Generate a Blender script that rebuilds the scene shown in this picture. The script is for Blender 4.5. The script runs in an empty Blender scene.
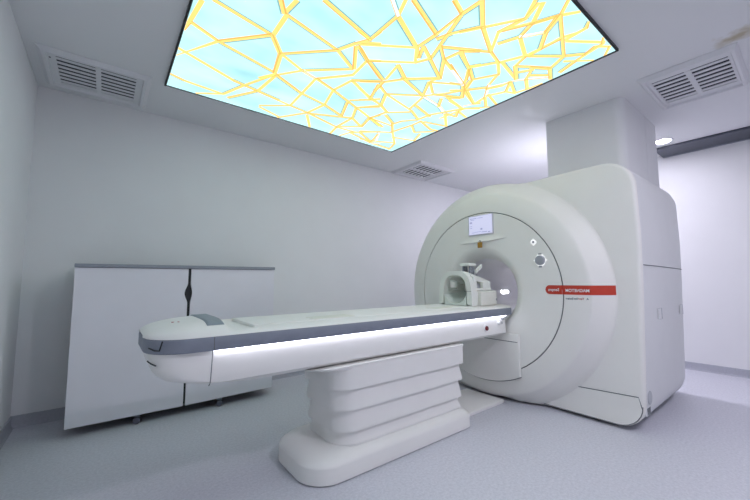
import bpy, bmesh, math, random
from mathutils import Vector, Matrix
random.seed(7)
SC = bpy.context.scene
COL = SC.collection
PI = math.pi
LINES = '0.4,2.3 0.37,2.56 0.35,2.66;0.38,2.55 0.58,2.64 1.06,2.76;0.46,2.25 0.87,2.33;0.35,3.01 0.58,2.64 0.87,2.33;0.87,2.33 1,2.5 1.06,2.76;0.35,2.91 0.82,3.1 1.27,3.18;0.35,3.33 0.47,3.37 0.81,3.4;0.86,3.44 1.05,3.14 1.09,2.79;0.6,3.54 0.81,3.39 0.92,3.12 1.08,2.78;0.8,1.99 0.86,2.08 0.88,1.93;0.88,2.08 0.88,2.33;0.88,2.08 1.34,2.18 1.57,2.31;1.02,1.82 1.47,1.93;1.48,1.82 1.47,1.93 1.41,2.03 1.34,2.18 1.01,2.49;0.88,2.33 1.01,2.49 1.07,2.77;1.01,2.49 1.24,2.59 1.39,2.63;1.08,2.8 1.24,2.59 1.57,2.31;1.43,2.06 1.58,2.3;1.44,2.04 1.6,2.14 1.84,2.27;1.6,2.14 1.69,2.08;1.6,2.14 1.62,2.38 1.39,2.63;1.44,1.99 1.56,1.92;0.99,2.92 1.08,2.78;1.08,2.78 1.38,2.92 1.68,2.98 1.95,3.08;1.25,2.58 1.39,2.62 1.61,2.69 1.97,2.83 2.22,2.93 2.44,3.02;1.39,2.62 1.41,3.21;1.08,3.15 1.41,3.21 1.62,3.24 2.05,3.35 2.32,3.33;1.16,3.4 1.41,3.21;1.17,3.43 1.43,3.52;1.41,3.54 1.62,3.24 1.68,2.98 1.61,2.69 1.66,2.45;1.66,2.45 1.98,2.6 2.13,2.63;1.66,2.45 1.87,2.31;1.84,2.75 1.99,2.62 2.06,2.55;1.97,2.58 1.89,2.36;1.84,2.8 1.95,3.08;1.97,2.83 2.07,3.05 2.05,3.35 2.08,3.54;2.07,3.05 2.28,3.17 2.22,2.93 2.27,2.81;1.63,3.25 2.07,3.05;1.64,3.29 1.8,3.54;2.05,3.35 2.28,3.15;2.21,3.53 2.26,3.38 2.54,3.14;2.26,3.38 2.65,3.48 2.56,3.21;2.65,3.48 2.77,3.43;1.97,2.83 2.15,2.67;1.36,1.55 1.48,1.63 1.81,1.78 1.93,1.92;1.43,1.5 1.48,1.63 1.47,1.93;1.47,1.47 1.82,1.59;1.68,1.31 1.81,1.35 1.82,1.22;1.81,1.35 1.82,1.59 1.81,1.76;1.81,1.35 1.91,1.6 1.99,1.8;1.36,1.91 1.47,1.93;2.01,1.35 1.9,1.52 1.86,1.62;1.44,2.02 1.81,1.78;1.81,1.78 1.91,1.86 1.85,1.76;1.84,1.74 1.99,1.81 2.27,1.95;1.47,2.05 1.61,2.14 1.88,2.28;1.61,2.14 1.93,1.92 1.99,1.81;1.84,2.03 2.02,2.14;1.84,2.03 1.89,2.25;1.95,1.66 2.09,1.75 2.27,1.95;2.09,1.75 2.12,1.6 2.23,1.51;1.95,1.66 2.23,1.5;2.09,1.75 2.43,1.85;2.13,1.6 2.35,1.7 2.52,1.78;2.35,1.7 2.47,1.82;2.33,1.68 2.38,1.61;1.99,2.16 2.27,1.95;1.73,2.42 1.9,2.3 2.02,2.15 2.25,1.95;2.02,2.15 2.37,2.25;1.9,2.3 1.93,2.46;1.92,2.37 2.05,2.44 2.48,2.53 2.66,2.62;2.05,2.44 2.15,2.64;2.05,2.44 2.36,2.24 2.5,2.08 2.58,1.95;1.79,2.52 2.15,2.64 2.3,2.72;1.91,2.68 2,2.61;2,2.8 2.15,2.64;2.37,2.25 2.43,2.5;2.37,2.25 2.65,2.29 2.8,2.35;2.25,1.95 2.23,2.05 2.34,2.22;2.25,2.05 2.39,2.15;2.24,2.04 2.5,1.89;2.26,1.8 2.52,1.89 2.69,2.03 2.41,2.17;2.38,1.71 2.52,1.89;2.51,1.8 2.59,1.95;2.61,1.95 2.88,2.04 2.92,1.99;2.54,2.17 2.64,2.3;2.56,2.12 2.87,2.17 3.01,2.06;2.27,3.18 2.23,2.93 2.28,2.73 2.48,2.56;2.03,2.85 2.23,2.93 2.48,3.02;2.23,2.93 2.55,2.93;2.32,2.77 2.5,2.87 2.67,3.06;2.52,2.9 2.56,2.77 2.67,2.64 2.7,2.47 2.87,2.17;2.43,2.42 2.73,2.5;2.33,3.27 2.65,3.08 2.72,2.78 2.73,2.64 2.97,2.72 3.07,2.7;2.47,3.46 2.68,3.4 2.54,3.16;2.68,3.4 2.9,3.29;2.67,3.06 2.92,3.31 2.99,3.51;2.76,3.17 3.06,3.08;2.72,2.78 2.88,2.9 3.05,2.74;3.06,3.08 2.97,2.89;2.36,3.31 2.69,3.48 2.98,3.49;2.8,2.35 3.06,2.55;2.77,2.63 3.06,2.55;2.8,2.35 2.96,2.33 2.87,2.23 3.06,2.27;2.85,2.46 2.89,2.15;1.82,1.2 2.03,1.34 2.31,1.46 2.48,1.5;1.94,1.47 2.03,1.34 2.19,1.11 2.09,0.99;2.15,0.97 2.27,1.1 2.33,1.23 2.57,1.32;2.13,0.99 2.19,1.11 2.16,1.3 2.29,1.44;2.27,1.37 2.33,1.23 2.43,1.09 2.34,0.96;2.17,1.27 2.27,1.1 2.34,0.96;2.09,1.59 2.31,1.46;2.43,1.09 2.58,1.2;2.48,1.5 2.57,1.32 2.58,1.2 2.59,1.06;2.57,1.32 2.8,1.15;2.58,1.32 2.63,1.44;2.12,1.61 2.36,1.7 2.51,1.78;2.34,1.69 2.47,1.5;2.47,1.5 2.61,1.58 2.7,1.74 2.86,1.89 2.89,2.04 2.84,2.13;2.5,1.48 2.82,1.54;2.58,1.33 2.63,1.44 2.82,1.54;2.63,1.44 2.89,1.27;2.72,1.49 2.8,1.37;2.51,1.78 2.63,1.59;2.51,1.78 2.6,1.93;2.6,1.93 2.72,1.78 2.83,1.55 3.02,1.33;2.18,1.76 2.54,1.89 2.89,2.04;2.81,1.4 2.88,1.48 3.05,1.56;2.74,1.8 2.81,1.67 2.81,1.59 3.02,1.67;2.82,1.6 2.93,1.71 2.85,1.87;2.93,1.71 3.03,1.67;2.84,1.84 3.07,1.9;2.86,1.89 3.02,1.99;2.49,2.02 2.59,1.94;2.39,1.94 2.52,1.88;2.59,2.11 2.68,2.05 2.6,1.93;2.64,2.15 2.88,2.17 3.07,1.98;3.02,1.67 3.05,1.56 3.07,1.43;2.26,0.86 2.35,0.95 2.82,1.13;2.27,1.12 2.35,0.95 2.42,0.85;2.35,0.95 2.44,1.09 2.59,1.21;2.59,1.29 2.58,1.05 2.62,0.96;2.63,1.04 2.62,0.89 2.57,0.85;2.65,1.04 2.89,0.87;2.83,0.85 2.9,0.88 2.96,1.1 3.02,1.25;2.6,1.3 2.82,1.13 2.9,1.28 3.06,1.35;2.75,1.37 2.9,1.28;2.82,1.13 2.93,1.01 2.89,0.93 2.98,0.86 3.07,0.92;2.89,1.16 3.07,1.01;2.37,1.18 2.43,1.09;2.86,1.43 3,1.32'

WALL = (.84, .845, .862)
CEIL = (.82, .825, .845)
FLOOR_A = (.53, .535, .60); FLOOR_B = (.71, .715, .785)
SKIRT = (.44, .45, .51)
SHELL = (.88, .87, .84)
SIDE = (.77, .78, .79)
TABLEW = (.885, .875, .855)
SLATE = (.235, .26, .32)
CAB = (.83, .82, .88)
VENTW = (.78, .78, .81)
PANEL = 1.45
LED = 5.0
LAMPC = (.90, .87, 1.0)
LAMP = 60.0
FILL_B = 490.0
FILL_F = 190.0
FILL_L = 390.0
EXPO = 0.2

# ------------------------------------------------------------------ materials
def nodes(name):
    m = bpy.data.materials.new(name); m.use_nodes = True
    nt = m.node_tree
    return m, nt, nt.nodes['Principled BSDF']

def mat(name, col, rough=0.5, metal=0.0, spec=0.5, noise=0.0, nscale=40.0, bump=0.0, bscale=300.0):
    m, nt, b = nodes(name)
    b.inputs['Roughness'].default_value = rough
    b.inputs['Metallic'].default_value = metal
    b.inputs['Specular IOR Level'].default_value = spec
    tc = nt.nodes.new('ShaderNodeTexCoord')
    nz = nt.nodes.new('ShaderNodeTexNoise'); nz.inputs['Scale'].default_value = nscale; nz.inputs['Detail'].default_value = 3
    nt.links.new(tc.outputs['Object'], nz.inputs['Vector'])
    rp = nt.nodes.new('ShaderNodeValToRGB')
    c0 = [max(0, c * (1 - noise)) for c in col]; c1 = [min(1, c * (1 + noise)) for c in col]
    rp.color_ramp.elements[0].position = .3; rp.color_ramp.elements[1].position = .7
    rp.color_ramp.elements[0].color = (*c0, 1); rp.color_ramp.elements[1].color = (*c1, 1)
    nt.links.new(nz.outputs['Fac'], rp.inputs['Fac'])
    nt.links.new(rp.outputs['Color'], b.inputs['Base Color'])
    if bump:
        n2 = nt.nodes.new('ShaderNodeTexNoise'); n2.inputs['Scale'].default_value = bscale
        nt.links.new(tc.outputs['Object'], n2.inputs['Vector'])
        bp = nt.nodes.new('ShaderNodeBump'); bp.inputs['Strength'].default_value = bump; bp.inputs['Distance'].default_value = .002
        nt.links.new(n2.outputs['Fac'], bp.inputs['Height']); nt.links.new(bp.outputs['Normal'], b.inputs['Normal'])
    return m

def emit(name, col, strength):
    m, nt, b = nodes(name)
    b.inputs['Base Color'].default_value = (*[c * .5 for c in col], 1)
    b.inputs['Emission Color'].default_value = (*col, 1)
    b.inputs['Emission Strength'].default_value = strength
    return m

def floor_material():
    m, nt, b = nodes('speckled_vinyl')
    b.inputs['Roughness'].default_value = .42
    tc = nt.nodes.new('ShaderNodeTexCoord')
    v = nt.nodes.new('ShaderNodeTexNoise'); v.inputs['Scale'].default_value = 55; v.inputs['Detail'].default_value = 6; v.inputs['Roughness'].default_value = .75
    nt.links.new(tc.outputs['Object'], v.inputs['Vector'])
    r = nt.nodes.new('ShaderNodeValToRGB')
    r.color_ramp.elements[0].position = .32; r.color_ramp.elements[0].color = (*FLOOR_A, 1)
    r.color_ramp.elements[1].position = .68; r.color_ramp.elements[1].color = (*FLOOR_B, 1)
    nt.links.new(v.outputs['Fac'], r.inputs['Fac']); nt.links.new(r.outputs['Color'], b.inputs['Base Color'])
    n2 = nt.nodes.new('ShaderNodeTexNoise'); n2.inputs['Scale'].default_value = 140
    nt.links.new(tc.outputs['Object'], n2.inputs['Vector'])
    bp = nt.nodes.new('ShaderNodeBump'); bp.inputs['Strength'].default_value = .12; bp.inputs['Distance'].default_value = .002
    nt.links.new(n2.outputs['Fac'], bp.inputs['Height']); nt.links.new(bp.outputs['Normal'], b.inputs['Normal'])
    return m

def ceiling_material():
    # white paint with one brownish damp stain that has its own ragged shape
    m, nt, b = nodes('ceiling_paint')
    b.inputs['Roughness'].default_value = .85
    tc = nt.nodes.new('ShaderNodeTexCoord')
    mp = nt.nodes.new('ShaderNodeMapping'); mp.vector_type = 'POINT'
    mp.inputs['Location'].default_value = (-3.62 * 4, -.22 * 2.2, -3.05)
    mp.inputs['Scale'].default_value = (4, 2.2, 1)
    nt.links.new(tc.outputs['Object'], mp.inputs['Vector'])
    ln = nt.nodes.new('ShaderNodeVectorMath'); ln.operation = 'LENGTH'
    nt.links.new(mp.outputs['Vector'], ln.inputs[0])
    nz = nt.nodes.new('ShaderNodeTexNoise'); nz.inputs['Scale'].default_value = 9; nz.inputs['Detail'].default_value = 4
    nt.links.new(tc.outputs['Object'], nz.inputs['Vector'])
    ad = nt.nodes.new('ShaderNodeMath'); ad.operation = 'MULTIPLY_ADD'; ad.inputs[1].default_value = .9
    nt.links.new(nz.outputs['Fac'], ad.inputs[0]); nt.links.new(ln.outputs['Value'], ad.inputs[2])
    r = nt.nodes.new('ShaderNodeValToRGB')
    r.color_ramp.elements[0].position = .5; r.color_ramp.elements[0].color = (.52, .46, .34, 1)
    r.color_ramp.elements[1].position = .85; r.color_ramp.elements[1].color = (*CEIL, 1)
    nt.links.new(ad.outputs['Value'], r.inputs['Fac']); nt.links.new(r.outputs['Color'], b.inputs['Base Color'])
    return m

def panel_material():
    # backlit printed film: faceted cyan cells
    m, nt, b = nodes('backlit_film')
    b.inputs['Base Color'].default_value = (.05, .05, .05, 1); b.inputs['Roughness'].default_value = .5
    b.inputs['Specular IOR Level'].default_value = .1
    tc = nt.nodes.new('ShaderNodeTexCoord')
    mp = nt.nodes.new('ShaderNodeMapping'); mp.inputs['Rotation'].default_value = (0, 0, .75); mp.inputs['Scale'].default_value = (1.0, 1.7, 1)
    nt.links.new(tc.outputs['Object'], mp.inputs['Vector'])
    vo = nt.nodes.new('ShaderNodeTexVoronoi'); vo.inputs['Scale'].default_value = 1.5
    vo.feature = 'F1'
    nt.links.new(mp.outputs['Vector'], vo.inputs['Vector'])
    nz = nt.nodes.new('ShaderNodeTexNoise'); nz.inputs['Scale'].default_value = 1.9; nz.inputs['Detail'].default_value = 2
    nt.links.new(mp.outputs['Vector'], nz.inputs['Vector'])
    mx = nt.nodes.new('ShaderNodeMath'); mx.operation = 'MULTIPLY_ADD'; mx.inputs[1].default_value = .45
    nt.links.new(vo.outputs['Distance'], mx.inputs[0]); nt.links.new(nz.outputs['Fac'], mx.inputs[2])
    r = nt.nodes.new('ShaderNodeValToRGB')
    e = r.color_ramp.elements
    e[0].position = .35; e[0].color = (.23, .49, .525, 1)
    e[1].position = .98; e[1].color = (.48, .74, .78, 1)
    k = e.new(.62); k.color = (.36, .63, .655, 1)
    nt.links.new(mx.outputs['Value'], r.inputs['Fac'])
    nt.links.new(r.outputs['Color'], b.inputs['Emission Color'])
    b.inputs['Emission Strength'].default_value = PANEL
    return m


M = dict(
    wall=mat('wall_paint', WALL, .8, spec=.25, noise=.01, nscale=3, bump=.05, bscale=120),
    ceil=ceiling_material(), floor=floor_material(),
    skirt=mat('coved_vinyl', SKIRT, .5, noise=.06, nscale=60),
    shell=mat('gantry_plastic', SHELL, .38, spec=.45, noise=.01, nscale=5),
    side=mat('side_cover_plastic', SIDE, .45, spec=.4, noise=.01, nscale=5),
    bore=mat('bore_liner', (.85, .845, .88), .45, noise=.01),
    tablew=mat('table_plastic', TABLEW, .4, noise=.01, nscale=5),
    slate=mat('slate_plastic', SLATE, .5, noise=.03, nscale=30),
    slate2=mat('slate_pad', (.27, .315, .36), .55, noise=.03, nscale=30),
    seam=mat('dark_seam', (.16, .17, .18), .8),
    gasket=mat('shadow_gap_rubber', (.20, .21, .23), .8),
    black=mat('black_plastic', (.012, .013, .016), .5, noise=.1),
    cab=mat('cabinet_laminate', CAB, .42, noise=.01, nscale=6),
    trim=mat('grey_edge_trim', (.29, .31, .36), .45, noise=.03),
    dark=mat('dark_rail', (.075, .085, .115), .5, noise=.08, nscale=12),
    rail2=mat('rail_lip', (.30, .32, .37), .5, noise=.05),
    ventw=mat('vent_enamel', VENTW, .5, noise=.01),
    ventd=mat('vent_duct', (.04, .045, .065), .9, noise=.1),
    red=mat('red_vinyl', (.56, .045, .022), .45, noise=.03),
    white=mat('white_print', (.86, .86, .86), .5),
    navy=mat('navy_print', (.03, .035, .10), .5),
    redp=mat('red_print', (.45, .03, .03), .5),
    orange=mat('orange_tag', (.42, .22, .03), .5, noise=.25, nscale=90),
    stop=mat('stop_button_red', (.16, .012, .018), .35),
    badge=mat('badge_grey', (.50, .52, .55), .5, noise=.02),
    knob=mat('grey_knob', (.36, .38, .42), .35, noise=.03),
    coil=mat('coil_plastic', (.82, .84, .79), .42, noise=.01),
    cush=mat('coil_cushion', (.74, .79, .75), .8, noise=.04, nscale=60, bump=.2),
    coilblk=mat('coil_block', (.80, .80, .73), .5, noise=.02),
    mirror=mat('mirror_bracket', (.30, .33, .38), .25, metal=.4, noise=.3, nscale=60),
    wheel=mat('castor_wheel', (.10, .10, .135), .5, noise=.1),
    metal=mat('castor_metal', (.20, .21, .25), .35, metal=.6, noise=.05),
    icon=emit('lit_icon', (.95, .95, .97), .72),
    screen=emit('screen_glow', (.66, .67, .90), .62),
    scrtxt=emit('screen_text', (.36, .38, .62), .62),
    scrframe=mat('screen_bezel', (.62, .62, .72), .4),
    led=emit('led_strip', (.86, .88, 1.0), LED),
    borelight=emit('bore_lamp', (1, 1, 1), 18.0),
    lamp=emit('ceiling_lamp', LAMPC, LAMP),
    fill_back=emit('added_back_fill', LAMPC, FILL_B),  # glow of the lamp added behind the scanner
    fill_left=emit('added_left_fill', LAMPC, FILL_L),  # glow of the added lamp on the left, out of view
    fill_front=emit('added_front_fill', LAMPC, FILL_F),  # glow of the added lamp on the right, out of view
    film=panel_material(),
    yellow=emit('print_yellow', (1.0, .62, .17), PANEL * .78),
    amber=emit('print_amber', (1.0, .47, .10), PANEL * .62),
    teal=emit('print_teal', (.16, .40, .40), PANEL * .72),
    white_l=emit('print_white', (.93, .98, .98), PANEL * .6),
)

# ------------------------------------------------------------------ mesh builder
class MB:
    def __init__(s): s.v = []; s.f = []
    def add(s, vs, fs):
        o = len(s.v); s.v += [tuple(p) for p in vs]; s.f += [tuple(i + o for i in f) for f in fs]; return s
    def box(s, a, b, bev=0.0, seg=2):
        bm = bmesh.new(); bmesh.ops.create_cube(bm, size=1)
        for v in bm.verts:
            v.co = Vector([(a[i] + b[i]) / 2 + v.co[i] * (b[i] - a[i]) for i in range(3)])
        if bev: bmesh.ops.bevel(bm, geom=bm.edges[:], offset=bev, segments=seg, profile=.5, affect='EDGES')
        bm.verts.index_update()
        s.add([v.co[:] for v in bm.verts], [[v.index for v in f.verts] for f in bm.faces]); bm.free(); return s
    def loft(s, loops, caps=(True, True), closed=True):
        n = len(loops[0]); vs = [p for l in loops for p in l]; fs = []
        for i in range(len(loops) - 1):
            for j in range(n if closed else n - 1):
                k = (j + 1) % n
                fs.append((i * n + j, i * n + k, (i + 1) * n + k, (i + 1) * n + j))
        if caps[0]: fs.append(tuple(reversed(range(n))))
        if caps[1]: fs.append(tuple((len(loops) - 1) * n + j for j in range(n)))
        return s.add(vs, fs)
    def tube(s, pts, r, n=8, caps=True):
        pts = [Vector(p) for p in pts]; loops = []
        up = None
        for i, p in enumerate(pts):
            t = (pts[min(i + 1, len(pts) - 1)] - pts[max(i - 1, 0)]).normalized()
            if up is None: up = Vector((0, 0, 1)) if abs(t.z) < .9 else Vector((1, 0, 0))
            a = t.cross(up).normalized(); b = a.cross(t).normalized(); up = b
            rr = r[i] if isinstance(r, (list, tuple)) else r
            loops.append([p + a * rr * math.cos(2 * PI * k / n) + b * rr * math.sin(2 * PI * k / n) for k in range(n)])
        return s.loft(loops, (caps, caps))
    def lathe(s, prof, c, axis, n=32):      # prof: (distance along axis, radius)
        c = Vector(c); ax = Vector(axis).normalized()
        u = ax.orthogonal().normalized(); w = ax.cross(u)
        return s.loft([[c + ax * d + (u * math.cos(2 * PI * k / n) + w * math.sin(2 * PI * k / n)) * r for k in range(n)] for d, r in prof])
    def prism(s, poly, fn, d0, d1):          # poly 2D -> fn(a, b, d) -> point
        n = len(poly)
        return s.loft([[fn(a, b, d0) for a, b in poly], [fn(a, b, d1) for a, b in poly]])
    def grid(s, P):
        n = len(P); m = len(P[0])
        return s.add([p for r in P for p in r], [(i * m + j, i * m + j + 1, (i + 1) * m + j + 1, (i + 1) * m + j) for i in range(n - 1) for j in range(m - 1)])
    def build(s, name, material, parent=None, angle=32, fix=True, label=None):
        me = bpy.data.meshes.new(name)
        o = bpy.data.objects.new(name, me); COL.objects.link(o)
        L = Vector((0, 0, 0)); q = parent
        while q is not None:
            L = L + q.location; q = q.parent
        me.from_pydata([Vector(p) - L for p in s.v], [], s.f)
        if fix:
            bm = bmesh.new(); bm.from_mesh(me)
            bmesh.ops.remove_doubles(bm, verts=bm.verts[:], dist=1e-5)
            bmesh.ops.dissolve_degenerate(bm, dist=1e-6, edges=bm.edges[:])
            bmesh.ops.recalc_face_normals(bm, faces=bm.faces[:]); bm.to_mesh(me); bm.free()
        me.materials.append(material)
        for p in me.polygons: p.use_smooth = True
        me.set_sharp_from_angle(angle=math.radians(angle))
        if parent is not None: o.parent = parent
        if label: o['label'] = label
        return o

def tag(o, label, cat, group=None):
    o['label'] = label; o['category'] = cat
    if group: o['group'] = group
    return o
def thing(name, label, cat, loc, group=None):
    o = bpy.data.objects.new(name, None); COL.objects.link(o); o.location = loc
    o.empty_display_size = .2
    return tag(o, label, cat, group)
def struct(name, mb, m):
    o = mb.build(name, m); o['kind'] = 'structure'; return o

def rrect(x0, x1, y0, y1, r, n=8):
    if not isinstance(r, (list, tuple)): r = [r] * 4
    out = []
    for (cx, cy, sx, sy, a0, q) in ((x1, y1, -1, -1, 0, r[0]), (x0, y1, 1, -1, 90, r[1]), (x0, y0, 1, 1, 180, r[2]), (x1, y0, -1, 1, 270, r[3])):
        for k in range(n + 1):
            a = math.radians(a0 + 90 * k / n)
            out.append((cx + sx * q + q * math.cos(a), cy + sy * q + q * math.sin(a)))
    return out
def sstep(t): t = max(0, min(1, t)); return t * t * (3 - 2 * t)

# ------------------------------------------------------------------ room
X0, X1, Y0, Y1, H = -.58, 6.41, -2.4, 4.31, 3.05
T = .12
struct('floor', MB().box((X0 - T, Y0 - T, -.1), (X1 + T, Y1 + T, 0)), M['floor'])
struct('ceiling', MB().box((X0 - T, Y0 - T, H), (X1 + T, Y1 + T, H + .1)), M['ceil'])
struct('wall_left', MB().box((X0 - T, Y0, 0), (X0, Y1, H)), M['wall'])
struct('wall_right', MB().box((X1, Y0, 0), (X1 + T, Y1, H)), M['wall'])
struct('wall_back', MB().box((X0 - T, Y1, 0), (X1 + T, Y1 + T, H)), M['wall'])
struct('wall_front', MB().box((X0 - T, Y0 - T, 0), (X1 + T, Y0, H)), M['wall'])
def cove(a, b, nrm):    # skirting with a small cove, swept from a to b, nrm points into the room
    a = Vector(a); b = Vector(b); n_ = Vector(nrm); z = Vector((0, 0, 1))
    pr = [(0.001, 0.0), (.028, 0.0), (.026, .004), (.016, .012), (.011, .03), (.010, .098), (.001, .100)]
    return MB().loft([[p + n_ * u + z * w for u, w in pr] for p in (a, b)])
struct('baseboard_back', cove((X0, Y1, 0), (X1, Y1, 0), (0, -1, 0)), M['skirt'])
struct('baseboard_right', cove((X1, Y0, 0), (X1, Y1, 0), (-1, 0, 0)), M['skirt'])
struct('baseboard_left', cove((X0, Y0, 0), (X0, Y1, 0), (1, 0, 0)), M['skirt'])

# ------------------------------------------------------------------ luminous ceiling panel
px0, px1, py0, py1 = .354, 3.073, .848, 3.55
panel = thing('ceiling_light_panel', 'large square backlit ceiling panel printed with cyan facets and yellow lines', 'ceiling light', ((px0 + px1) / 2, (py0 + py1) / 2, H))
fr = MB(); w = .014
for a, b in (((px0 - w, py0 - w), (px0, py1 + w)), ((px1, py0 - w), (px1 + w, py1 + w)), ((px0, py0 - w), (px1, py0)), ((px0, py1), (px1, py1 + w * .4))):
    fr.box((a[0], a[1], H - .022), (b[0], b[1], H - .001))
fr.build('frame', M['black'], panel, label='thin black frame')
MB().box((px0, py0, H - .015), (px1, py1, H - .001)).build('printed_film', M['film'], panel)
segs = []
for pl in LINES.split(';'):
    P = [tuple(map(float, q.split(','))) for q in pl.split()]
    segs += [(P[i], P[i + 1]) for i in range(len(P) - 1)]
# the part of the print nearer the camera: a jittered mesh of the same kind
gx, gy = 5, 3
nod = {}
for i in range(gx + 1):
    for j in range(gy + 1):
        nod[i, j] = (px0 + .05 + (px1 - px0 - .1) * (i + random.uniform(-.3, .3)) / gx, py0 + .02 + 1.35 * (j + random.uniform(-.3, .3)) / gy)
def in_view(p):
    d = Vector((p[0], p[1], H - 1.25 - .015))
    zc = d.x * .6135 + d.y * .7851 + d.z * .0851
    yc = d.x * .0493 + d.y * .0695 - d.z * .9964
    return zc > 0 and 250 + 344.14 * yc / zc > -6
for (i, j), p in nod.items():
    for di, dj in ((1, 0), (0, 1), (1, 1)):
        q = nod.get((i + di, j + dj))
        if q and not (di and dj and random.random() < .5) and not in_view(p) and not in_view(q): segs.append((p, q))
bands = {'yellow': MB(), 'amber': MB(), 'teal': MB(), 'white_l': MB()}
def clampp(x, y): return (min(max(x, px0 + .002), px1 - .002), min(max(y, py0 + .002), py1 - .002))
def strip(mb, a, b, o0, o1, z):
    a = Vector(a); b = Vector(b); d = b - a
    if d.length < .004: return
    d.normalize(); n_ = Vector((-d.y, d.x)); e = d * .006
    q = [a - e + n_ * o0, b + e + n_ * o0, b + e + n_ * o1, a - e + n_ * o1]
    q = [clampp(p.x, p.y) for p in q]
    mb.add([(x, y, z) for x, y in q], [(0, 1, 2, 3)])
for i, (a, b) in enumerate(segs):
    ln = math.hypot(a[0] - b[0], a[1] - b[1])
    wd = .0125 + .005 * random.random()
    zz = H - .0162 - .00002 * (i % 12)
    k = random.random()
    main = 'yellow' if k < .95 else 'white_l'
    sg = 1 if random.random() < .5 else -1
    if random.random() < .45: strip(bands['teal'], a, b, sg * wd * .8, sg * wd * 1.6, H - .0157)
    strip(bands[main], a, b, -wd, wd, zz)
    if random.random() < .7:
        strip(bands['amber'], a, b, -sg * wd * (1.0), -sg * wd * random.choice((.3, .5, .65)), zz - .0004)
for k, mb in bands.items():
    mb.build('printed_line', M[k], panel, fix=False, label={'yellow': 'yellow printed lines', 'amber': 'amber printed line edges', 'teal': 'dark teal printed shade lines', 'white_l': 'white printed lines'}[k])

# ------------------------------------------------------------------ ceiling vents
def vent(cx, cy, lx, ly, gx_, gy_, along, label, screw=True):
    v = thing('air_vent', label, 'air vent', (cx, cy, H), 'ceiling air vents')
    f = MB()
    # outer flange ring and a stepped inner ring
    def ring(ax, ay, bx, by, z0, z1):
        for s in (-1, 1):
            f.box((cx + (bx if s > 0 else -ax), cy - ay, z0), (cx + (ax if s > 0 else -bx), cy + ay, z1), .002, 1)
            f.box((cx - bx, cy + (by if s > 0 else -ay), z0), (cx + bx, cy + (ay if s > 0 else -by), z1), .002, 1)
    def rect(ax, ay, z): return [(cx + sx * ax, cy + sy * ay, z) for sx, sy in ((-1, -1), (1, -1), (1, 1), (-1, 1))]
    f.loft([rect(lx / 2, ly / 2, H - .0005), rect(lx / 2, ly / 2, H - .006), rect(lx / 2 - .030, ly / 2 - .024, H - .036), rect(lx / 2 - .052, ly / 2 - .042, H - .036), rect(lx / 2 - .060, ly / 2 - .050, H - .014)], (False, False))
    ring(lx / 2 - .06, ly / 2 - .05, gx_ / 2, gy_ / 2, H - .016, H)
    f.build('frame', M['ventw'], v)
    MB().box((cx - gx_ / 2, cy - gy_ / 2, H - .003), (cx + gx_ / 2, cy + gy_ / 2, H - .0005)).build('duct_opening', M['ventd'], v, label='dark duct opening')
    g = MB(); n = 7
    for i in range(n):
        t = (i + .5) / n
        if along == 'x':
            y = cy - gy_ / 2 + gy_ * t; hw = gy_ / n * .21
            pr = [(y - hw, H - .009), (y - hw + .003, H - .015), (y + hw + .002, H - .015), (y + hw - .001, H - .009)]
            g.loft([[(xx, a, b) for a, b in pr] for xx in (cx - gx_ / 2, cx + gx_ / 2)])
        else:
            x = cx - gx_ / 2 + gx_ * t; hw = gx_ / n * .21
            pr = [(x - hw, H - .009), (x - hw + .003, H - .015), (x + hw + .002, H - .015), (x + hw - .001, H - .009)]
            g.loft([[(a, yy, b) for a, b in pr] for yy in (cy - gy_ / 2, cy + gy_ / 2)])
    if along == 'x': g.box((cx - .018, cy - gy_ / 2, H - .019), (cx + .018, cy + gy_ / 2, H - .003))
    else: g.box((cx - gx_ / 2, cy - .018, H - .019), (cx + gx_ / 2, cy + .018, H - .003))
    g.build('louvre_grille', M['ventw'], v)
    if screw:
        if along == 'x': p = (cx - gx_ / 2 - .035, cy - gy_ / 2 + .04)
        else: p = (cx - gx_ / 2 + .03, cy + gy_ / 2 + .035)
        MB().lathe([(0, .007), (.003, .006)], (p[0], p[1], H - .0165), (0, 0, -1), 10).build('screw', M['ventd'], v, label='dark screw head')
    return v
vent(-.135, 3.85, .75, .66, .535, .47, 'x', 'louvred white ceiling vent in the dim corner above the cabinet')
vent(4.16, .57, .87, .64, .57, .50, 'y', 'louvred white ceiling vent between light panel and dark ceiling rail')
vent(4.10, 3.93, .83, .70, .56, .46, 'y', 'small looking ceiling vent over the back wall beside the scanner', False)

# ------------------------------------------------------------------ rail at right + recessed lamp, added fill lamps
rail = thing('ceiling_rail', 'long dark grey rail along the ceiling above the right wall', 'rail', (6.16, -.4, H))
MB().box((5.94, -2.35, 3.02), (6.405, 1.28, H - .001), .004, 1).build('housing', M['dark'], rail)
MB().box((6.372, -2.35, 3.012), (6.405, 1.275, 3.0195), .002, 1).build('lip', M['rail2'], rail, label='paler lower lip')
def lamp(x, y, label, grp=None, glow='lamp'):
    t = thing('recessed_downlight', label, 'ceiling lamp', (x, y, H), grp)  # one fixture shape for the real lamp and the added fills
    MB().lathe([(0, .115), (.006, .112), (.007, .09), (.001, .088)], (x, y, H - .0005), (0, 0, -1), 40).build('rim', M['ventw'], t)
    MB().lathe([(0, .0), (0, .087), (.004, .085), (.005, .0)], (x, y, H - .003), (0, 0, -1), 40).build('lens', M[glow], t, label='glowing white lens')
    return t
lamp(5.70, 1.13, 'glowing round downlight beside the duct column and the dark rail')
lamp(5.15, 2.15, 'added unseen fill lamp behind the scanner, hidden by the duct column', None, 'fill_back')  # added fill, kept out of sight, because the panel leaves the room dark
lamp(3.6, -.8, 'added unseen fill lamp behind the camera, nearer the right wall', 'added fill lamps behind the camera', 'fill_front')  # added out of view to brighten the sides facing the camera
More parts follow.
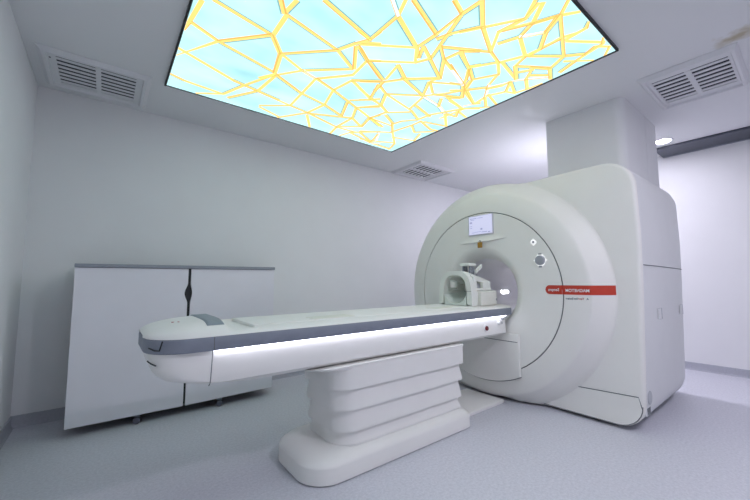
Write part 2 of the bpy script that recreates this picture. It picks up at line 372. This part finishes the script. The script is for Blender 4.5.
lamp(1.9, -.5, 'added unseen fill lamp behind the camera, nearer the left wall', 'added fill lamps behind the camera', 'fill_left')  # invented lamp out of view, lifts the scanner face and table


# ------------------------------------------------------------------ scanner
YC, ZC, RB = 2.275, 1.118, .360
BX = 3.45           # front plane of the square housing
BACK = 5.05
BY = .885           # right side plane
# front outline of the housing (star shaped about the bore axis)
poly = []
def arc(cy, cz, r, a0, a1, n):
    for k in range(n + 1):
        a = math.radians(a0 + (a1 - a0) * k / n); poly.append((cy + r * math.cos(a), cz + r * math.sin(a)))
RO = 1.2
ztop = 2.262
# angle: 0 = +y (left in photo), 90 = up
a_end = 90 + math.degrees(math.asin(.36 / RO))
arc(YC, ZC, RO, -67.6, a_end, 90)
poly.append((1.35, 2.275))
arc(BY + .24, 2.275 - .24, .24, 90, 180, 16)
poly += [(BY - .008, 1.6), (BY, 1.2), (BY + .02, .6)]
arc(BY + .035 + .20, .02 + .20, .20, 180, 270, 14)
NS = 360
def ray_r(th):
    d = (math.cos(th), math.sin(th)); best = 0
    for i in range(len(poly)):
        ax, ay = poly[i][0] - YC, poly[i][1] - ZC
        bx, by = poly[(i + 1) % len(poly)][0] - YC, poly[(i + 1) % len(poly)][1] - ZC
        ex, ey = bx - ax, by - ay
        den = d[0] * ey - d[1] * ex
        if abs(den) < 1e-12: continue
        t = (ax * ey - ay * ex) / den
        u = (ax * d[1] - ay * d[0]) / den
        if t > 0 and -1e-6 <= u <= 1 + 1e-6: best = max(best, t)
    return best
TH = [2 * PI * k / NS for k in range(NS)]
RHO = [ray_r(t) for t in TH]
ZMIN = .012
def loop(x, fr):
    out = []
    for k in range(NS):
        r = fr(k) if callable(fr) else fr
        out.append((x, YC + r * math.cos(TH[k]), max(ZMIN, ZC + r * math.sin(TH[k]))))
    return out
def ins(d): return lambda k: RHO[k] - d

scan = thing('mri_scanner', 'huge white magnetic resonance scanner with round bore and red stripe', 'medical scanner', (4.0, 2.2, 0))
# square housing: front cover
MB().loft([loop(BX, 1.10), loop(BX, ins(.035)), loop(BX + .004, ins(.017)), loop(BX + .012, ins(.006)), loop(BX + .026, ins(0)), loop(BX + .055, ins(0)), loop(BX + .055, ins(.02))], (False, False)).build('front_cover', M['shell'], scan)
MB().loft([loop(BX + .050, ins(.003)), loop(BX + .074, ins(.003))], (False, False)).build('cover_gasket', M['gasket'], scan, label='dark gap line behind the front cover')
# body shell, back
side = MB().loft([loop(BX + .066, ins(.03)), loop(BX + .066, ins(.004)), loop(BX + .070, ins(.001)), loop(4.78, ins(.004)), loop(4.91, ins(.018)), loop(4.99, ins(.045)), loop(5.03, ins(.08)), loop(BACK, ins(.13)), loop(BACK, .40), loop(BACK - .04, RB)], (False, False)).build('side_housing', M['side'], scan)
# front ring
prof = [(.863, 3.262), (.866, 3.254), (.90, 3.2535), (.98, 3.262), (1.05, 3.278), (1.074, 3.2865), (1.083, 3.293), (1.092, 3.303), (1.16, 3.378), (1.185, 3.406), (1.198, 3.423), (1.206, 3.438), (1.218, 3.448)]
MB().loft([loop(x, (lambda k, r=r: min(r, RHO[k] + .002))) for r, x in prof] + [loop(3.50, (lambda k: min(1.218, RHO[k] + .002)))], (False, False)).build('front_ring', M['shell'], scan)
# inner face with flared bore mouth
fl = [(RB, 3.385), (RB + .010, 3.358), (RB + .024, 3.325), (RB + .043, 3.295), (RB + .067, 3.272), (RB + .095, 3.257), (RB + .115, 3.252), (RB + .135, 3.2505), (.60, 3.2505), (.852, 3.2505), (.856, 3.256)]
MB().loft([loop(x, r) for r, x in fl], (False, False)).build('face_panel', M['shell'], scan)
MB().loft([loop(3.258, .848), loop(3.266, .856), loop(3.266, .865), loop(3.258, .870)], (False, False)).build('face_seam', M['seam'], scan, label='dark circular seam around the face')
MB().loft([loop(3.383, RB + .0005), loop(BACK - .035, RB + .001), loop(BACK - .035, RB + .012), loop(3.383, RB + .012)], (False, False)).build('bore_tunnel', M['bore'], scan, label='lavender white tunnel lining')
# lamp patch inside the bore
lp = []
a0 = math.atan2(1.0755 - ZC, 2.62 - YC)
for xx in (4.21, 4.38):
    lp.append([(xx, YC + (RB - .004) * math.cos(a0 + t * .032 / RB), ZC + (RB - .004) * math.sin(a0 + t * .032 / RB)) for t in [-.5 + k / 6 for k in range(7)]])
MB().grid(lp).build('bore_lamp', M['borelight'], scan, label='small glowing lamp inside the bore')

def surf_x(y, z):
    r = math.hypot(y - YC, z - ZC)
    pts = fl[7:] + prof[1:]
    for (r0, x0), (r1, x1) in zip(pts, pts[1:]):
        if r0 <= r <= r1: return x0 + (x1 - x0) * (r - r0) / max(1e-9, r1 - r0)
    return BX if r > 1.2 else 3.25

# docking bulge under the table
dk = []
RD = .93
ys = [1.845 + (2.705 - 1.845) * k / 24 for k in range(25)]
bot = [(y, ZC - math.sqrt(RD ** 2 - (y - YC) ** 2)) for y in ys]
top = [(2.705, .70), (1.845, .70)]
pl = bot + top
d = MB()
cyp, czp = YC, .48
def shr(p, k): return (p[0] + (cyp - p[0]) * k, p[1] + (czp - p[1]) * k)
d.loft([[(x, *shr(p, k)) for p in pl] for x, k in ((3.252, 0), (3.235, .0), (3.228, .012), (3.226, .03))], (False, True))
d.build('docking_cover', M['shell'], scan)
sm = MB()
sm.tube([(3.249, p[0], p[1] - .004) for p in bot], .004, 6)
sm.tube([(3.2255, 1.86, .625), (3.2255, 2.69, .625)], .0032, 6)
sm.build('docking_seam', M['seam'], scan, label='dark seam around the docking cover')

# lower front panel
lpoly = [(1.595, .02)]
q = [(1.655, .255), (.955, .285), (.940, .20)]
for k in range(8):
    a = math.radians(180 + 90 * k / 7); q.append((BY + .035 + .20 + (.185) * math.cos(a), .035 + .185 + (.185) * math.sin(a) - .0))
q += [(1.84, .036)]
MB().prism(q, lambda a, b, d_: (d_, a, b), BX - .006, BX + .01).build('lower_panel', M['shell'], scan)
e = MB(); e.tube([(BX - .003, 1.66, .259), (BX - .003, .957, .289), (BX - .003, .936, .20)] + [(BX - .003, a - .003, b - .002) for a, b in q[3:]], .0038, 6)
e.build('panel_seam', M['seam'], scan, label='dark seam around the lower panel')

# side details
s = MB(); s.tube([(3.52, BY - .006, 1.362), (4.0, BY - .0045, 1.358), (4.80, BY + .001, 1.345), (4.91, BY + .014, 1.343), (4.99, BY + .041, 1.342)], .0038, 6)
s.build('side_seam', M['seam'], scan, label='dark horizontal seam across the side')
for gx_, gz, sgn in ((3.88, .935, 1), (4.66, .93, 1)):
    g = MB()
    yy = BY + .004
    g.box((gx_, yy - .004, gz - .045), (gx_ + .085, yy + .006, gz + .045), .003, 1)
    o = g.build('grip_plate', M['side'], scan)
    MB().box((gx_ + .006, yy - .0065, gz - .038), (gx_ + .064, yy - .003, gz + .038)).build('grip_recess', M['side'], o)
    e = MB(); e.tube([(gx_ - .004, yy - .006, gz + .048), (gx_ + .088, yy - .006, gz + .048), (gx_ + .088, yy - .006, gz - .048), (gx_ + .03, yy - .006, gz - .048)], .0018, 6)
    e.build('grip_edge', M['knob'], o, label='dark outline of the grip')
MB().lathe([(0, .055), (.003, .054), (.004, .045), (.0045, 0)], (3.585, BY + .032, .27), (0, -1, 0), 28).build('round_badge', M['badge'], scan, label='round grey badge low on the side')
b = MB().box((3.50, BY + .035, .135), (3.60, BY + .055, .205), .003, 1).build('socket_plate', M['side'], scan)
g = MB()
for k in range(5): g.box((3.508 + .018 * k, BY + .033, .142), (3.518 + .018 * k, BY + .037, .198))
g.build('socket_slots', M['gasket'], b, label='dark slots')
for fx, fy in ((3.7, 1.1), (4.6, 1.1)):
    MB().lathe([(0, .03), (.02, .03)], (fx, fy, 0), (0, 0, 1), 12).build('foot', M['black'], scan, label='black levelling foot')

# display
scr = MB().box((3.238, 2.095, 1.735), (3.2515, 2.411, 1.958), .004, 2).build('display', M['scrframe'], scan)
MB().box((3.2366, 2.105, 1.745), (3.239, 2.401, 1.948)).build('display_screen', M['screen'], scr, label='glowing pale lavender screen')
for (y, z, wy, hz) in ((2.36, 1.945, .09, .008), (2.37, 1.93, .05, .006), (2.27, 1.945, .07, .006), (2.39, 1.90, .03, .02), (2.30, 1.79, .08, .006), (2.22, 1.785, .07, .008), (2.16, 1.78, .03, .012), (2.255, 1.82, .025, .02), (2.36, 1.785, .04, .006), (2.39, 1.86, .03, .006), (2.39, 1.84, .03, .006)):
    MB().box((3.2360, y - .017 - wy / 2, z - .02 - hz / 2), (3.2368, y - .017 + wy / 2, z - .02 + hz / 2)).build('screen_mark', M['scrtxt'], scr, label='small grey mark on the screen')
# curved lip below the display
lipg = []
for k in range(31):
    t = -1 + 2 * k / 30
    y = 2.245 + .30 * t
    zt = 1.672 - .012 * (1 - t * t) - .012 * t
    dpt = .026 * (1 - t * t) ** 1.2
    lipg.append([(3.2504, y, zt + .075), (3.25 - dpt * .10, y, zt + .05), (3.25 - dpt * .40, y, zt + .025), (3.25 - dpt * .75, y, zt + .010), (3.25 - dpt, y, zt), (3.25 - dpt * .95, y, zt - .005), (3.2504, y, zt - .010)])
MB().grid(lipg).build('display_lip', M['shell'], scan, angle=60)

# control knob and diamond key
kc = (3.2505, 1.607, 1.425)
pl_ = []
for k in range(24):
    a = 2 * PI * k / 24; r = .058 + (.014 if k % 6 == 0 and (k // 6) % 2 == 0 else 0)
    pl_.append((kc[1] + r * .82 * math.cos(a) * (1.1 if k % 12 == 0 else 1), kc[2] + r * 1.05 * math.sin(a)))
kp = MB().prism(pl_, lambda a, b_, d_: (d_, a, b_), 3.245, 3.2515).build('control_plate', M['icon'], scan, label='bright white surround of the control knob')
MB().lathe([(0, .048), (.012, .046), (.018, .040), (.020, .03), (.021, 0)], (3.2455, kc[1], kc[2]), (-1, 0, 0), 32).build('control_knob', M['knob'], kp, label='grey round knob')
for sz in (-1, 1): MB().box((3.2435, kc[1] - .016, kc[2] + sz * .060 - .008), (3.2455, kc[1] + .016, kc[2] + sz * .060 + .008), .001, 1).build('control_key', M['knob'], kp, label='small grey key')
dc = (1.668, 1.603)
dm = MB().prism([(dc[0] + .032, dc[1]), (dc[0], dc[1] + .034), (dc[0] - .032, dc[1]), (dc[0], dc[1] - .034)], lambda a, b_, d_: (d_, a, b_), 3.2465, 3.2515).build('diamond_key', M['icon'], scan, label='small white diamond shaped key')
MB().lathe([(0, .013), (.002, .012)], (3.2465, dc[0], dc[1]), (-1, 0, 0), 16).build('key_dot', M['knob'], dm)

# red stripe that follows the ring
ya, yb, zb, zt = 1.572, 1.064, 1.108, 1.190
G = []; nn = 70
rc = (zt - zb) / 2; zc = (zt + zb) / 2
for k in range(nn + 1):
    y = ya + (yb - ya) * k / nn
    hh = rc
    if ya - y < rc: hh = math.sqrt(max(0, rc * rc - (rc - (ya - y)) ** 2))
    G.append([(surf_x(y, zc + hh * t) - .0022, y, zc + hh * t) for t in (-1, -.5, 0, .5, 1)])
stripe = MB().grid(G).build('red_stripe', M['red'], scan, fix=False, label='red stripe with mirrored white lettering')
MB().tube([(surf_x(YC - .8595, 1.1) - .0028, YC - math.sqrt(.8595 ** 2 - (z - ZC) ** 2), z) for z in (zb, zc, zt)], .0022, 6).build('stripe_seam', M['redp'], stripe, label='dark red seam across the stripe')
def lettering(name, txt, y_left, width, z, height, m, parent, lift):
    cu = bpy.data.curves.new(name, 'FONT'); cu.body = txt; cu.size = 1; cu.align_x = 'LEFT'; cu.offset = .022
    to = bpy.data.objects.new(name, cu); COL.objects.link(to)
    bpy.context.view_layer.update()
    me = bpy.data.meshes.new_from_object(to)
    xs = [v.co.x for v in me.vertices]; ysx = [v.co.y for v in me.vertices]
    x0, x1 = min(xs), max(xs)
    bm = bmesh.new(); bm.from_mesh(me)
    vs = []
    for v in bm.verts:
        t = (v.co.x - x0) / (x1 - x0)
        y = (y_left - width) + t * width          # mirrored: the word starts at the right
        zz = z + v.co.y / .72 * height
        vs.append((surf_x(y, zz) - lift, y, zz))
    fs = [[v.index for v in f.verts] for f in bm.faces]
    bm.free(); bpy.data.objects.remove(to); bpy.data.curves.remove(cu); bpy.data.meshes.remove(me)
    return MB().add(vs, fs).build(name, m, parent, fix=False)
lettering('white_lettering', 'MAGNETOM', 1.393, .182, 1.133, .026, M['white'], stripe, .0042)
lettering('white_lettering', 'Sempra', 1.545, .098, 1.138, .026, M['white'], stripe, .0042)
lettering('small_lettering', 'System', 1.395, .062, 1.066, .017, M['navy'], scan, .0022)
lettering('small_lettering', 'Dot', 1.328, .027, 1.066, .017, M['navy'], scan, .0022)
lettering('small_lettering', 'Tim+', 1.297, .045, 1.066, .017, M['redp'], scan, .0022)['label'] = 'dark red small mirrored lettering'
lettering('small_lettering', 'A', 1.235, .016, 1.066, .017, M['navy'], scan, .0022)

# hanging orange tag
tg = thing('orange_tag', 'small orange tag hanging on the scanner below the display', 'tag', (3.195, 2.235, 1.60))
MB().box((3.186, 2.208, 1.588), (3.204, 2.262, 1.648), .004, 1).build('tag_body', M['orange'], tg)
MB().tube([(3.195, 2.225, 1.646), (3.197, 2.226, 1.662), (3.199, 2.235, 1.668), (3.197, 2.244, 1.662), (3.195, 2.245, 1.646)], .0035, 6).build('shackle', M['black'], tg, label='dark loop')

# ------------------------------------------------------------------ duct column
cxa, cxb, cya, cyb = 3.93, 5.08, 1.06, 1.82
colm = thing('ceiling_duct', 'square white duct column rising from the scanner to the ceiling', 'duct', (4.5, 1.44, 2.28))
zb_ = 2.272
MB().loft([[(x, y, z) for x, y in rrect(cxa, 4.64, cya, cyb, [.004, .03, .09, .004], 8)] for z in (zb_, H - .001)]).build('front_casing', M['wall'], colm)
MB().loft([[(x, y, z) for x, y in rrect(4.652, cxb, cya, cyb, [.03, .004, .004, .03], 6)] for z in (zb_, H - .001)]).build('rear_casing', M['wall'], colm)
MB().box((4.62, cya + .01, zb_), (4.67, cyb - .01, H - .002)).build('casing_joint', M['seam'], colm, label='dark joint between the casings')

# ------------------------------------------------------------------ patient table
TY = 2.27; HW = .325
tab = thing('patient_table', 'long white patient table with slate edge band and glowing light strip', 'patient table', (1.8, TY, 0))
XL, XR = .165, 3.292
def plan(dx, dy, r, xr=XR): return rrect(XL + dx, xr, TY - HW + dy, TY + HW - dy, [.01, r, r, .01], 10)
# slate band
B1 = [(.8855, .012), (.8855, .004), (.892, 0), (.950, 0), (.957, .004)]
bd = MB().loft([[(x, y, z) for x, y in plan(d_, d_, .20)] for z, d_ in B1]).build('edge_band', M['slate'], tab)
sm = MB()
sm.tube([(.462, TY - HW - .0005, .887), (.462, TY - HW - .0005, .956)], .0022, 6)
sm.build('band_seam', M['seam'], bd)
nt_ = MB()
nt_.tube([(.186, 2.06, .915), (.205, 2.005, .908), (.222, 1.975, .910), (.232, 1.964, .955)], .0035, 6)
nt_.build('release_notch', M['black'], bd, label='dark notch line at the rounded end')
# white top shell with domed end
def top_h(x, y):
    t = abs(y - TY) / HW
    if x < .44: u_ = min(1, max(0, (x - XL) / .27)); k = .82 * math.sqrt(max(0, 1 - (1 - u_) ** 2)) + .18 * u_; a = .060 * k
    elif x < .56: a = .060 - .042 * sstep((x - .525) / .035)
    else: a = .018
    ed = (1 - max(0, min(1, t)) ** 5)
    z = .957 + .012 * (1 if t < .98 else 0) + a * ed
    if .56 < x < .74:
        tt = abs(y - TY) / .27
        if tt < 1: z -= .017 * sstep((1 - tt) * 5) * sstep((x - .56) / .03) * sstep((.74 - x) / .03)
    return z
tp = []
xs_ = [XL + .0 + .6 * (k / 44) for k in range(45)] + [.85, 1.2, 1.8, 2.4, 3.0, XR - .002]
for x in xs_:
    # half width shrinks in the rounded corners
    r = .20
    if x < XL + r: hw = HW - r + math.sqrt(max(0, r * r - (XL + r - x) ** 2))
    else: hw = HW
    hw -= .003
    row = []
    for k in range(41):
        t = -1 + 2 * k / 40
        y = TY + hw * t
        row.append((x, y, top_h(x, TY + HW * t) if 0 < k < 40 else .957))
    tp.append(row)
top = MB(); top.grid(tp); top.build('top_shell', M['tablew'], tab, angle=50)
# slate insert across the dome
ip = []
for k in range(13):
    x = .437 + .088 * k / 12
    row = []
    for j in range(25):
        y = TY - .262 + .50 * j / 24
        row.append((x + .05 * ((y - TY) / .3) * 0, y, top_h(x, y) + .007 * min(1, min(k, 12 - k) / 1.0) * (1 if 0 < j < 24 else 0)))
    ip.append(row)
MB().grid(ip).build('end_insert', M['slate2'], tab, angle=50, label='slate grey insert across the domed end')
MB().box((.70, TY - .225, .968), (3.26, TY + .235, .9888), .004, 3).build('cradle_board', M['tablew'], tab)
for (xa, xb, ya_) in ((1.10, 1.42, 2.052), (2.30, 2.62, 2.066)):
    MB().box((xa, ya_, .986), (xb, ya_ + .14, .9935), .004, 2).build('board_pad', M['coilblk'], tab, label='thin cream pad on the board')
# body under the band
def bodysec(z, dx, dy, r=.15, xr=3.20): return [(x, y, z) for x, y in rrect(XL + dx, xr, TY - HW + dy, TY + HW - dy, [.01, r, r, .01], 10)]
MB().loft([bodysec(.8856, .02, .030), bodysec(.860, .022, .027), bodysec(.82, .030, .021), bodysec(.79, .042, .018), bodysec(.765, .062, .016), bodysec(.745, .092, .0145), bodysec(.730, .135, .0135, .16), bodysec(.718, .19, .0135, .165), bodysec(.705, .27, .032, .17), bodysec(.690, .34, .060, .18), bodysec(.682, .40, .085, .18)]).build('table_body', M['tablew'], tab, angle=33)
sm = MB()
sm.tube([(.462, TY - HW + .029, .884), (.461, TY - HW + .0262, .86), (.458, TY - HW + .0203, .82), (.456, TY - HW + .0172, .79), (.453, TY - HW + .0137, .745), (.450, TY - HW + .0128, .719), (.449, TY - HW + .031, .705)], .0022, 6)
sm.build('body_seam', M['gasket'], tab)
sm = MB(); sm.tube([(.188, 2.115, .842), (.199, 2.06, .836), (.215, 2.02, .832)], .0032, 6)
sm.build('end_slit', M['black'], tab, label='short dark slit in the rounded end')
mk = MB(); mk.box((.30, 2.20, top_h(.30, 2.2) - .004), (.312, 2.225, top_h(.306, 2.21) + .0012)); mk.box((.325, 2.17, top_h(.33, 2.18) - .004), (.333, 2.19, top_h(.33, 2.18) + .0012))
mk.build('end_marks', M['redp'], tab, label='two tiny reddish marks')
# LED strip under the band
MB().box((.466, TY - HW + .006, .8785), (3.195, TY - HW + .026, .8850), .001, 1).build('light_strip', M['led'], tab, label='glowing white light strip under the band')
# end plate, stop button and knobs
MB().box((3.196, TY - HW + .03, .70), (3.212, TY + HW - .03, .884), .004, 1).build('end_plate', M['tablew'], tab)
yb_ = TY - HW + .020
st = MB().lathe([(0, .036), (.010, .035), (.014, .030), (.012, .024)], (2.86, yb_ + .002, .785), (0, -1, 0), 28).build('stop_collar', M['white'], tab, label='bright white collar')
MB().lathe([(0, .021), (.016, .021), (.020, .016), (.021, 0)], (2.86, yb_ - .004, .785), (0, -1, 0), 24).build('stop_button', M['stop'], st, label='dark red stop button')
kb = MB().lathe([(0, .022), (.025, .020), (.030, .014), (.031, 0)], (3.075, yb_ + .004, .818), (0, -1, 0), 20).build('latch_knob', M['white'], tab, label='small white knob')
MB().box((3.075, yb_ - .022, .805), (3.115, yb_ + .003, .832), .004, 2).build('latch_lever', M['knob'], kb, label='grey lever')
MB().box((3.130, yb_ - .012, .845), (3.172, yb_ + .006, .868), .003, 1).build('socket_block', M['knob'], tab, label='small grey socket')
# bellows pedestal
PY = 2.215
def ped(z, x0, x1, hw_, r): return [(x, y, z) for x, y in rrect(x0, x1, PY - hw_, PY + hw_, [.05, r, r, .05], 8)]
PX = 1.20; PR = 2.495; PW = .287
L = [ped(.684, PX - .20, PR + .01, PW + .0, .17), ped(.672, PX - .17, PR + .01, PW + .0, .17), ped(.655, PX - .04, PR + .0, PW - .01, .16)]
MB().loft(L).build('pedestal_bracket', M['tablew'], tab)
L = []
tiers = [(.670, .520), (.520, .385), (.385, .245), (.245, .150)]
for i, (za, zb2) in enumerate(tiers):
    dn = .012 * i; tp_ = .010 if i else 0
    L.append(ped(za + .001, PX + dn + tp_, PR - .008 * i - tp_, PW - .006 * i - tp_ * 2.4, .15))
    L.append(ped(za - .03, PX + dn + tp_ * .9, PR - .008 * i - tp_, PW - .006 * i - tp_ * 2.2, .15))
    L.append(ped(zb2 + .022, PX + dn, PR - .008 * i, PW - .006 * i, .15))
    L.append(ped(zb2 + .008, PX + dn, PR - .008 * i, PW - .006 * i, .15))
MB().loft(L).build('pedestal_bellows', M['tablew'], tab, angle=25)
FB = (1.0, 2.535, 1.885, 2.53)
def fb(z, d_): return [(x, y, z) for x, y in rrect(FB[0] + d_, FB[1] - d_, FB[2] + d_, FB[3] - d_, [.08, .20, .20, .08], 10)]
MB().loft([fb(0, .012), fb(.008, .008), fb(.010, 0), fb(.098, .002), fb(.112, .006), fb(.135, .028), fb(.153, .06), fb(.160, .085), fb(.162, .11)]).build('foot_plinth', M['tablew'], tab, angle=50)
MB().box((2.55, 2.035, .0), (3.245, 2.50, .034), .006, 2).build('floor_rail', M['tablew'], tab)

# ------------------------------------------------------------------ head coil on the table
coil = thing('head_coil', 'cream white head coil cage with arched opening on the patient table', 'head coil', (2.92, TY, .988))
def arch(hw_, zt, zb2, ex=3.1, n=28):
    pts = []
    for k in range(n + 1):
        a = PI * k / n
        c, s_ = math.cos(a), math.sin(a)
        pts.append((TY + hw_ * math.copysign(abs(c) ** (2 / ex), c), zb2 + (zt - zb2) * abs(s_) ** (2 / ex)))
    return pts
def archshell(x0, x1, ho, zo, hi, zi, zb_o, zb_i, rake=0):
    o0 = arch(ho, zo, zb_o); i0 = arch(hi, zi, zb_i)
    ring = o0 + i0[::-1]
    mb = MB(); mid = (x0 + x1) / 2
    n = len(o0); R = []
    for x, g in ((x0, .0), (x0 - .0, 0), (x1, 0)):
        R.append([(x - rake * (z - .99) + 0, y, z) for y, z in ring])
    R.pop(1)
    vs = R[0] + R[1]; N = len(ring); fs = []
    for j in range(N):
        k = (j + 1) % N; fs.append((j, k, N + k, N + j))
    for off in (0, N):
        for j in range(n - 1): fs.append((off + j, off + j + 1, off + N - 2 - j, off + N - 1 - j))
    return mb.add(vs, fs)
KY = TY
TY = 2.245
archshell(2.765, 2.835, .205, 1.330, .148, 1.288, .989, 1.008).build('front_hoop', M['coil'], coil, angle=40)
archshell(3.10, 3.14, .175, 1.255, .12, 1.205, .989, 1.02).build('rear_hoop', M['coil'], coil, angle=40)
for sg in (-1, 1):
    MB().box((2.825, TY + sg * .165 - .022, .989), (3.11, TY + sg * .165 + .022, 1.13), .008, 2).build('lower_shell', M['coil'], coil)
def bar(a, b, w, h):     # slanting bar from a to b
    return [[(p[0], p[1] + dy, p[2] + dz) for dy, dz in ((-w, -h), (w, -h), (w, h), (-w, h))] for p in (a, b)]
cs = MB()
cs.loft(bar((2.82, TY, 1.308), (3.13, TY, 1.236), .105, .014))
for sg in (-1, 1):
    cs.loft(bar((2.82, TY + sg * .135, 1.268), (3.13, TY + sg * .125, 1.21), .030, .022))
    cs.box((2.825, TY + sg * .165 - .019, 1.128), (2.885, TY + sg * .165 + .019, 1.275), .008, 2)
    cs.box((2.985, TY + sg * .160 - .019, 1.128), (3.12, TY + sg * .160 + .019, 1.225), .008, 2)
    cs.box((2.825, TY + sg * .165 - .020, 1.134), (3.12, TY + sg * .165 + .020, 1.160), .006, 2)
cs.build('upper_cage', M['coil'], coil)
e = MB(); e.tube([(2.7635, TY - .199, 1.132), (2.7635, TY - .118, 1.132)], .002, 6)
e.build('split_line', M['gasket'], coil)
# curved cushion inside
cg = []
for x in [2.768 + .33 * k / 10 for k in range(11)]:
    cg.append([(x, TY + .135 * t, 1.005 + .085 * abs(t) ** 2.4 + .12 * (x - 2.768)) for t in [-1 + 2 * k / 16 for k in range(17)]])
cb = [[(x, y, .992) for x, y, z in r] for r in cg]
c_ = MB(); c_.grid(cg); c_.grid(cb)
for A, B in ((cg[0], cb[0]), (cg[-1], cb[-1]), ([r[0] for r in cg], [r[0] for r in cb]), ([r[-1] for r in cg], [r[-1] for r in cb])):
    c_.grid([A, B])
c_.build('cushion', M['cush'], coil, angle=50, label='pale green head cushion')
bk = MB().box((3.11, TY - .20, .989), (3.195, TY + .12, 1.130), .012, 2)
bk.box((2.885, TY - .225, .989), (3.14, TY - .18, 1.125), .012, 2)
bo = bk.build('connector_block', M['coilblk'], coil, label='cream connector block')
MB().box((3.16, TY - .2075, 1.03), (3.18, TY - .199, 1.05)).build('connector_latch', M['knob'], bo)
# mirror on top
ms = MB()
for sg in (-1, 1):
    ms.box((2.955, TY + sg * .04 - .008, 1.285), (3.03, TY + sg * .04 + .008, 1.388), .003, 1)
ms.box((2.93, TY - .065, 1.278), (3.06, TY + .065, 1.296), .003, 1)
mo = ms.build('mirror_bracket', M['mirror'], coil, label='grey metal mirror bracket')
MB().loft([[(x, y, z) for x, y in rrect(2.925 + d_, 3.055 - d_, TY - .062 + d_, TY + .062 - d_, .02, 5)] for z, d_ in ((1.384, .006), (1.390, 0), (1.408, 0), (1.414, .008))]).build('mirror_plate', M['coil'], coil, label='white mirror plate')
MB().loft(bar((3.03, TY - .062, 1.325), (3.10, TY - .085, 1.385), .012, .016)).build('mirror_clip', M['coil'], coil)
TY = KY

# ------------------------------------------------------------------ cabinet
CY = 3.735
CX0, CX1, CZ0, CZ1 = -.20, 1.485, .078, 1.39
cab = thing('storage_cabinet', 'low white two door cabinet on castors against the back wall', 'cabinet', (.64, 3.95, 0))
MB().box((CX0 + .01, CY + .026, CZ0 + .02), (CX1 - .01, 4.20, CZ1 - .03), .003, 1).build('body', M['black'], cab, label='dark cabinet body behind the doors')
MB().box((CX0 - .004, CY - .012, CZ1 - .030), (CX1 + .006, 4.21, CZ1), .003, 1).build('top_edge', M['trim'], cab, label='grey top edge')
for xa in (CX0, CX1 - .018):
    MB().box((xa, CY + .024, CZ0 + .01), (xa + .018, 4.205, CZ1 - .031)).build('side_panel', M['cab'], cab)
gx0 = .650
def lens(z, zc_=1.125, hz=.10, wd=.026):
    t = (z - zc_) / hz
    return wd * (math.cos(t * PI) * .5 + .5) if abs(t) < 1 else 0
zs = [CZ0] + [1.01 + .23 * k / 24 for k in range(25)] + [CZ1 - .033]
def gap(z): return .009 + (.004 if z > 1.0 else 0)
def gc(z): return gx0 - .012 + .006 * (z / 1.3)
pl1 = [(gc(z) - gap(z) - lens(z), z) for z in zs] + [(CX0, CZ1 - .033), (CX0, CZ0)]
pl2 = [(gc(z) + gap(z) + lens(z) * .55, z) for z in zs] + [(CX1, CZ1 - .033), (CX1, CZ0 + .012)]
MB().prism(pl1, lambda a, b_, d_: (a, d_, b_), CY, CY + .022).build('door', M['cab'], cab, angle=25)
MB().prism(pl2, lambda a, b_, d_: (a, d_, b_), CY, CY + .022).build('door', M['cab'], cab, angle=25)
MB().box((gx0 - .05, CY + .0225, CZ0 + .01), (gx0 + .05, CY + .0255, CZ1 - .034)).build('finger_pull', M['black'], cab, label='black finger pull gap between the doors')
for x, y in ((.275, 3.765), (.955, 3.765), (.275, 4.14), (.955, 4.14)):
    c_ = MB().box((x - .022, y - .018, .060), (x + .022, y + .022, .099), .004, 1).build('castor', M['metal'], cab, label='small dark castor')
    MB().lathe([(-.022, .0), (-.022, .022), (-.018, .028), (.018, .028), (.022, .022), (.022, 0)], (x + .004, y - .012, .0285), (.35, .94, 0), 20).build('wheel', M['wheel'], c_)

# ------------------------------------------------------------------ world, camera, view
wd = bpy.data.worlds.new('room_world'); SC.world = wd; wd.use_nodes = True
wd.node_tree.nodes['Background'].inputs['Color'].default_value = (.5, .53, .6, 1)
wd.node_tree.nodes['Background'].inputs['Strength'].default_value = .05
cd = bpy.data.cameras.new('camera'); co = bpy.data.objects.new('camera', cd); COL.objects.link(co)
cd.sensor_fit = 'HORIZONTAL'; cd.sensor_width = 36; cd.lens = 344.138 / 750 * 36; cd.clip_start = .02
R_ = Vector((0.78819391, -0.61541431, -0.00394734)); D_ = Vector((0.04925407, 0.06947313, -0.99636716)); F_ = Vector((0.61345285, 0.78513611, 0.08506996))
m3 = Matrix((R_, -D_, -F_)).transposed()
co.matrix_world = Matrix.Translation((0, 0, 1.25)) @ m3.to_4x4()
SC.camera = co
SC.view_settings.view_transform = 'Standard'; SC.view_settings.look = 'None'
SC.view_settings.gamma = 1; SC.view_settings.use_curve_mapping = False
SC.view_settings.exposure = EXPO
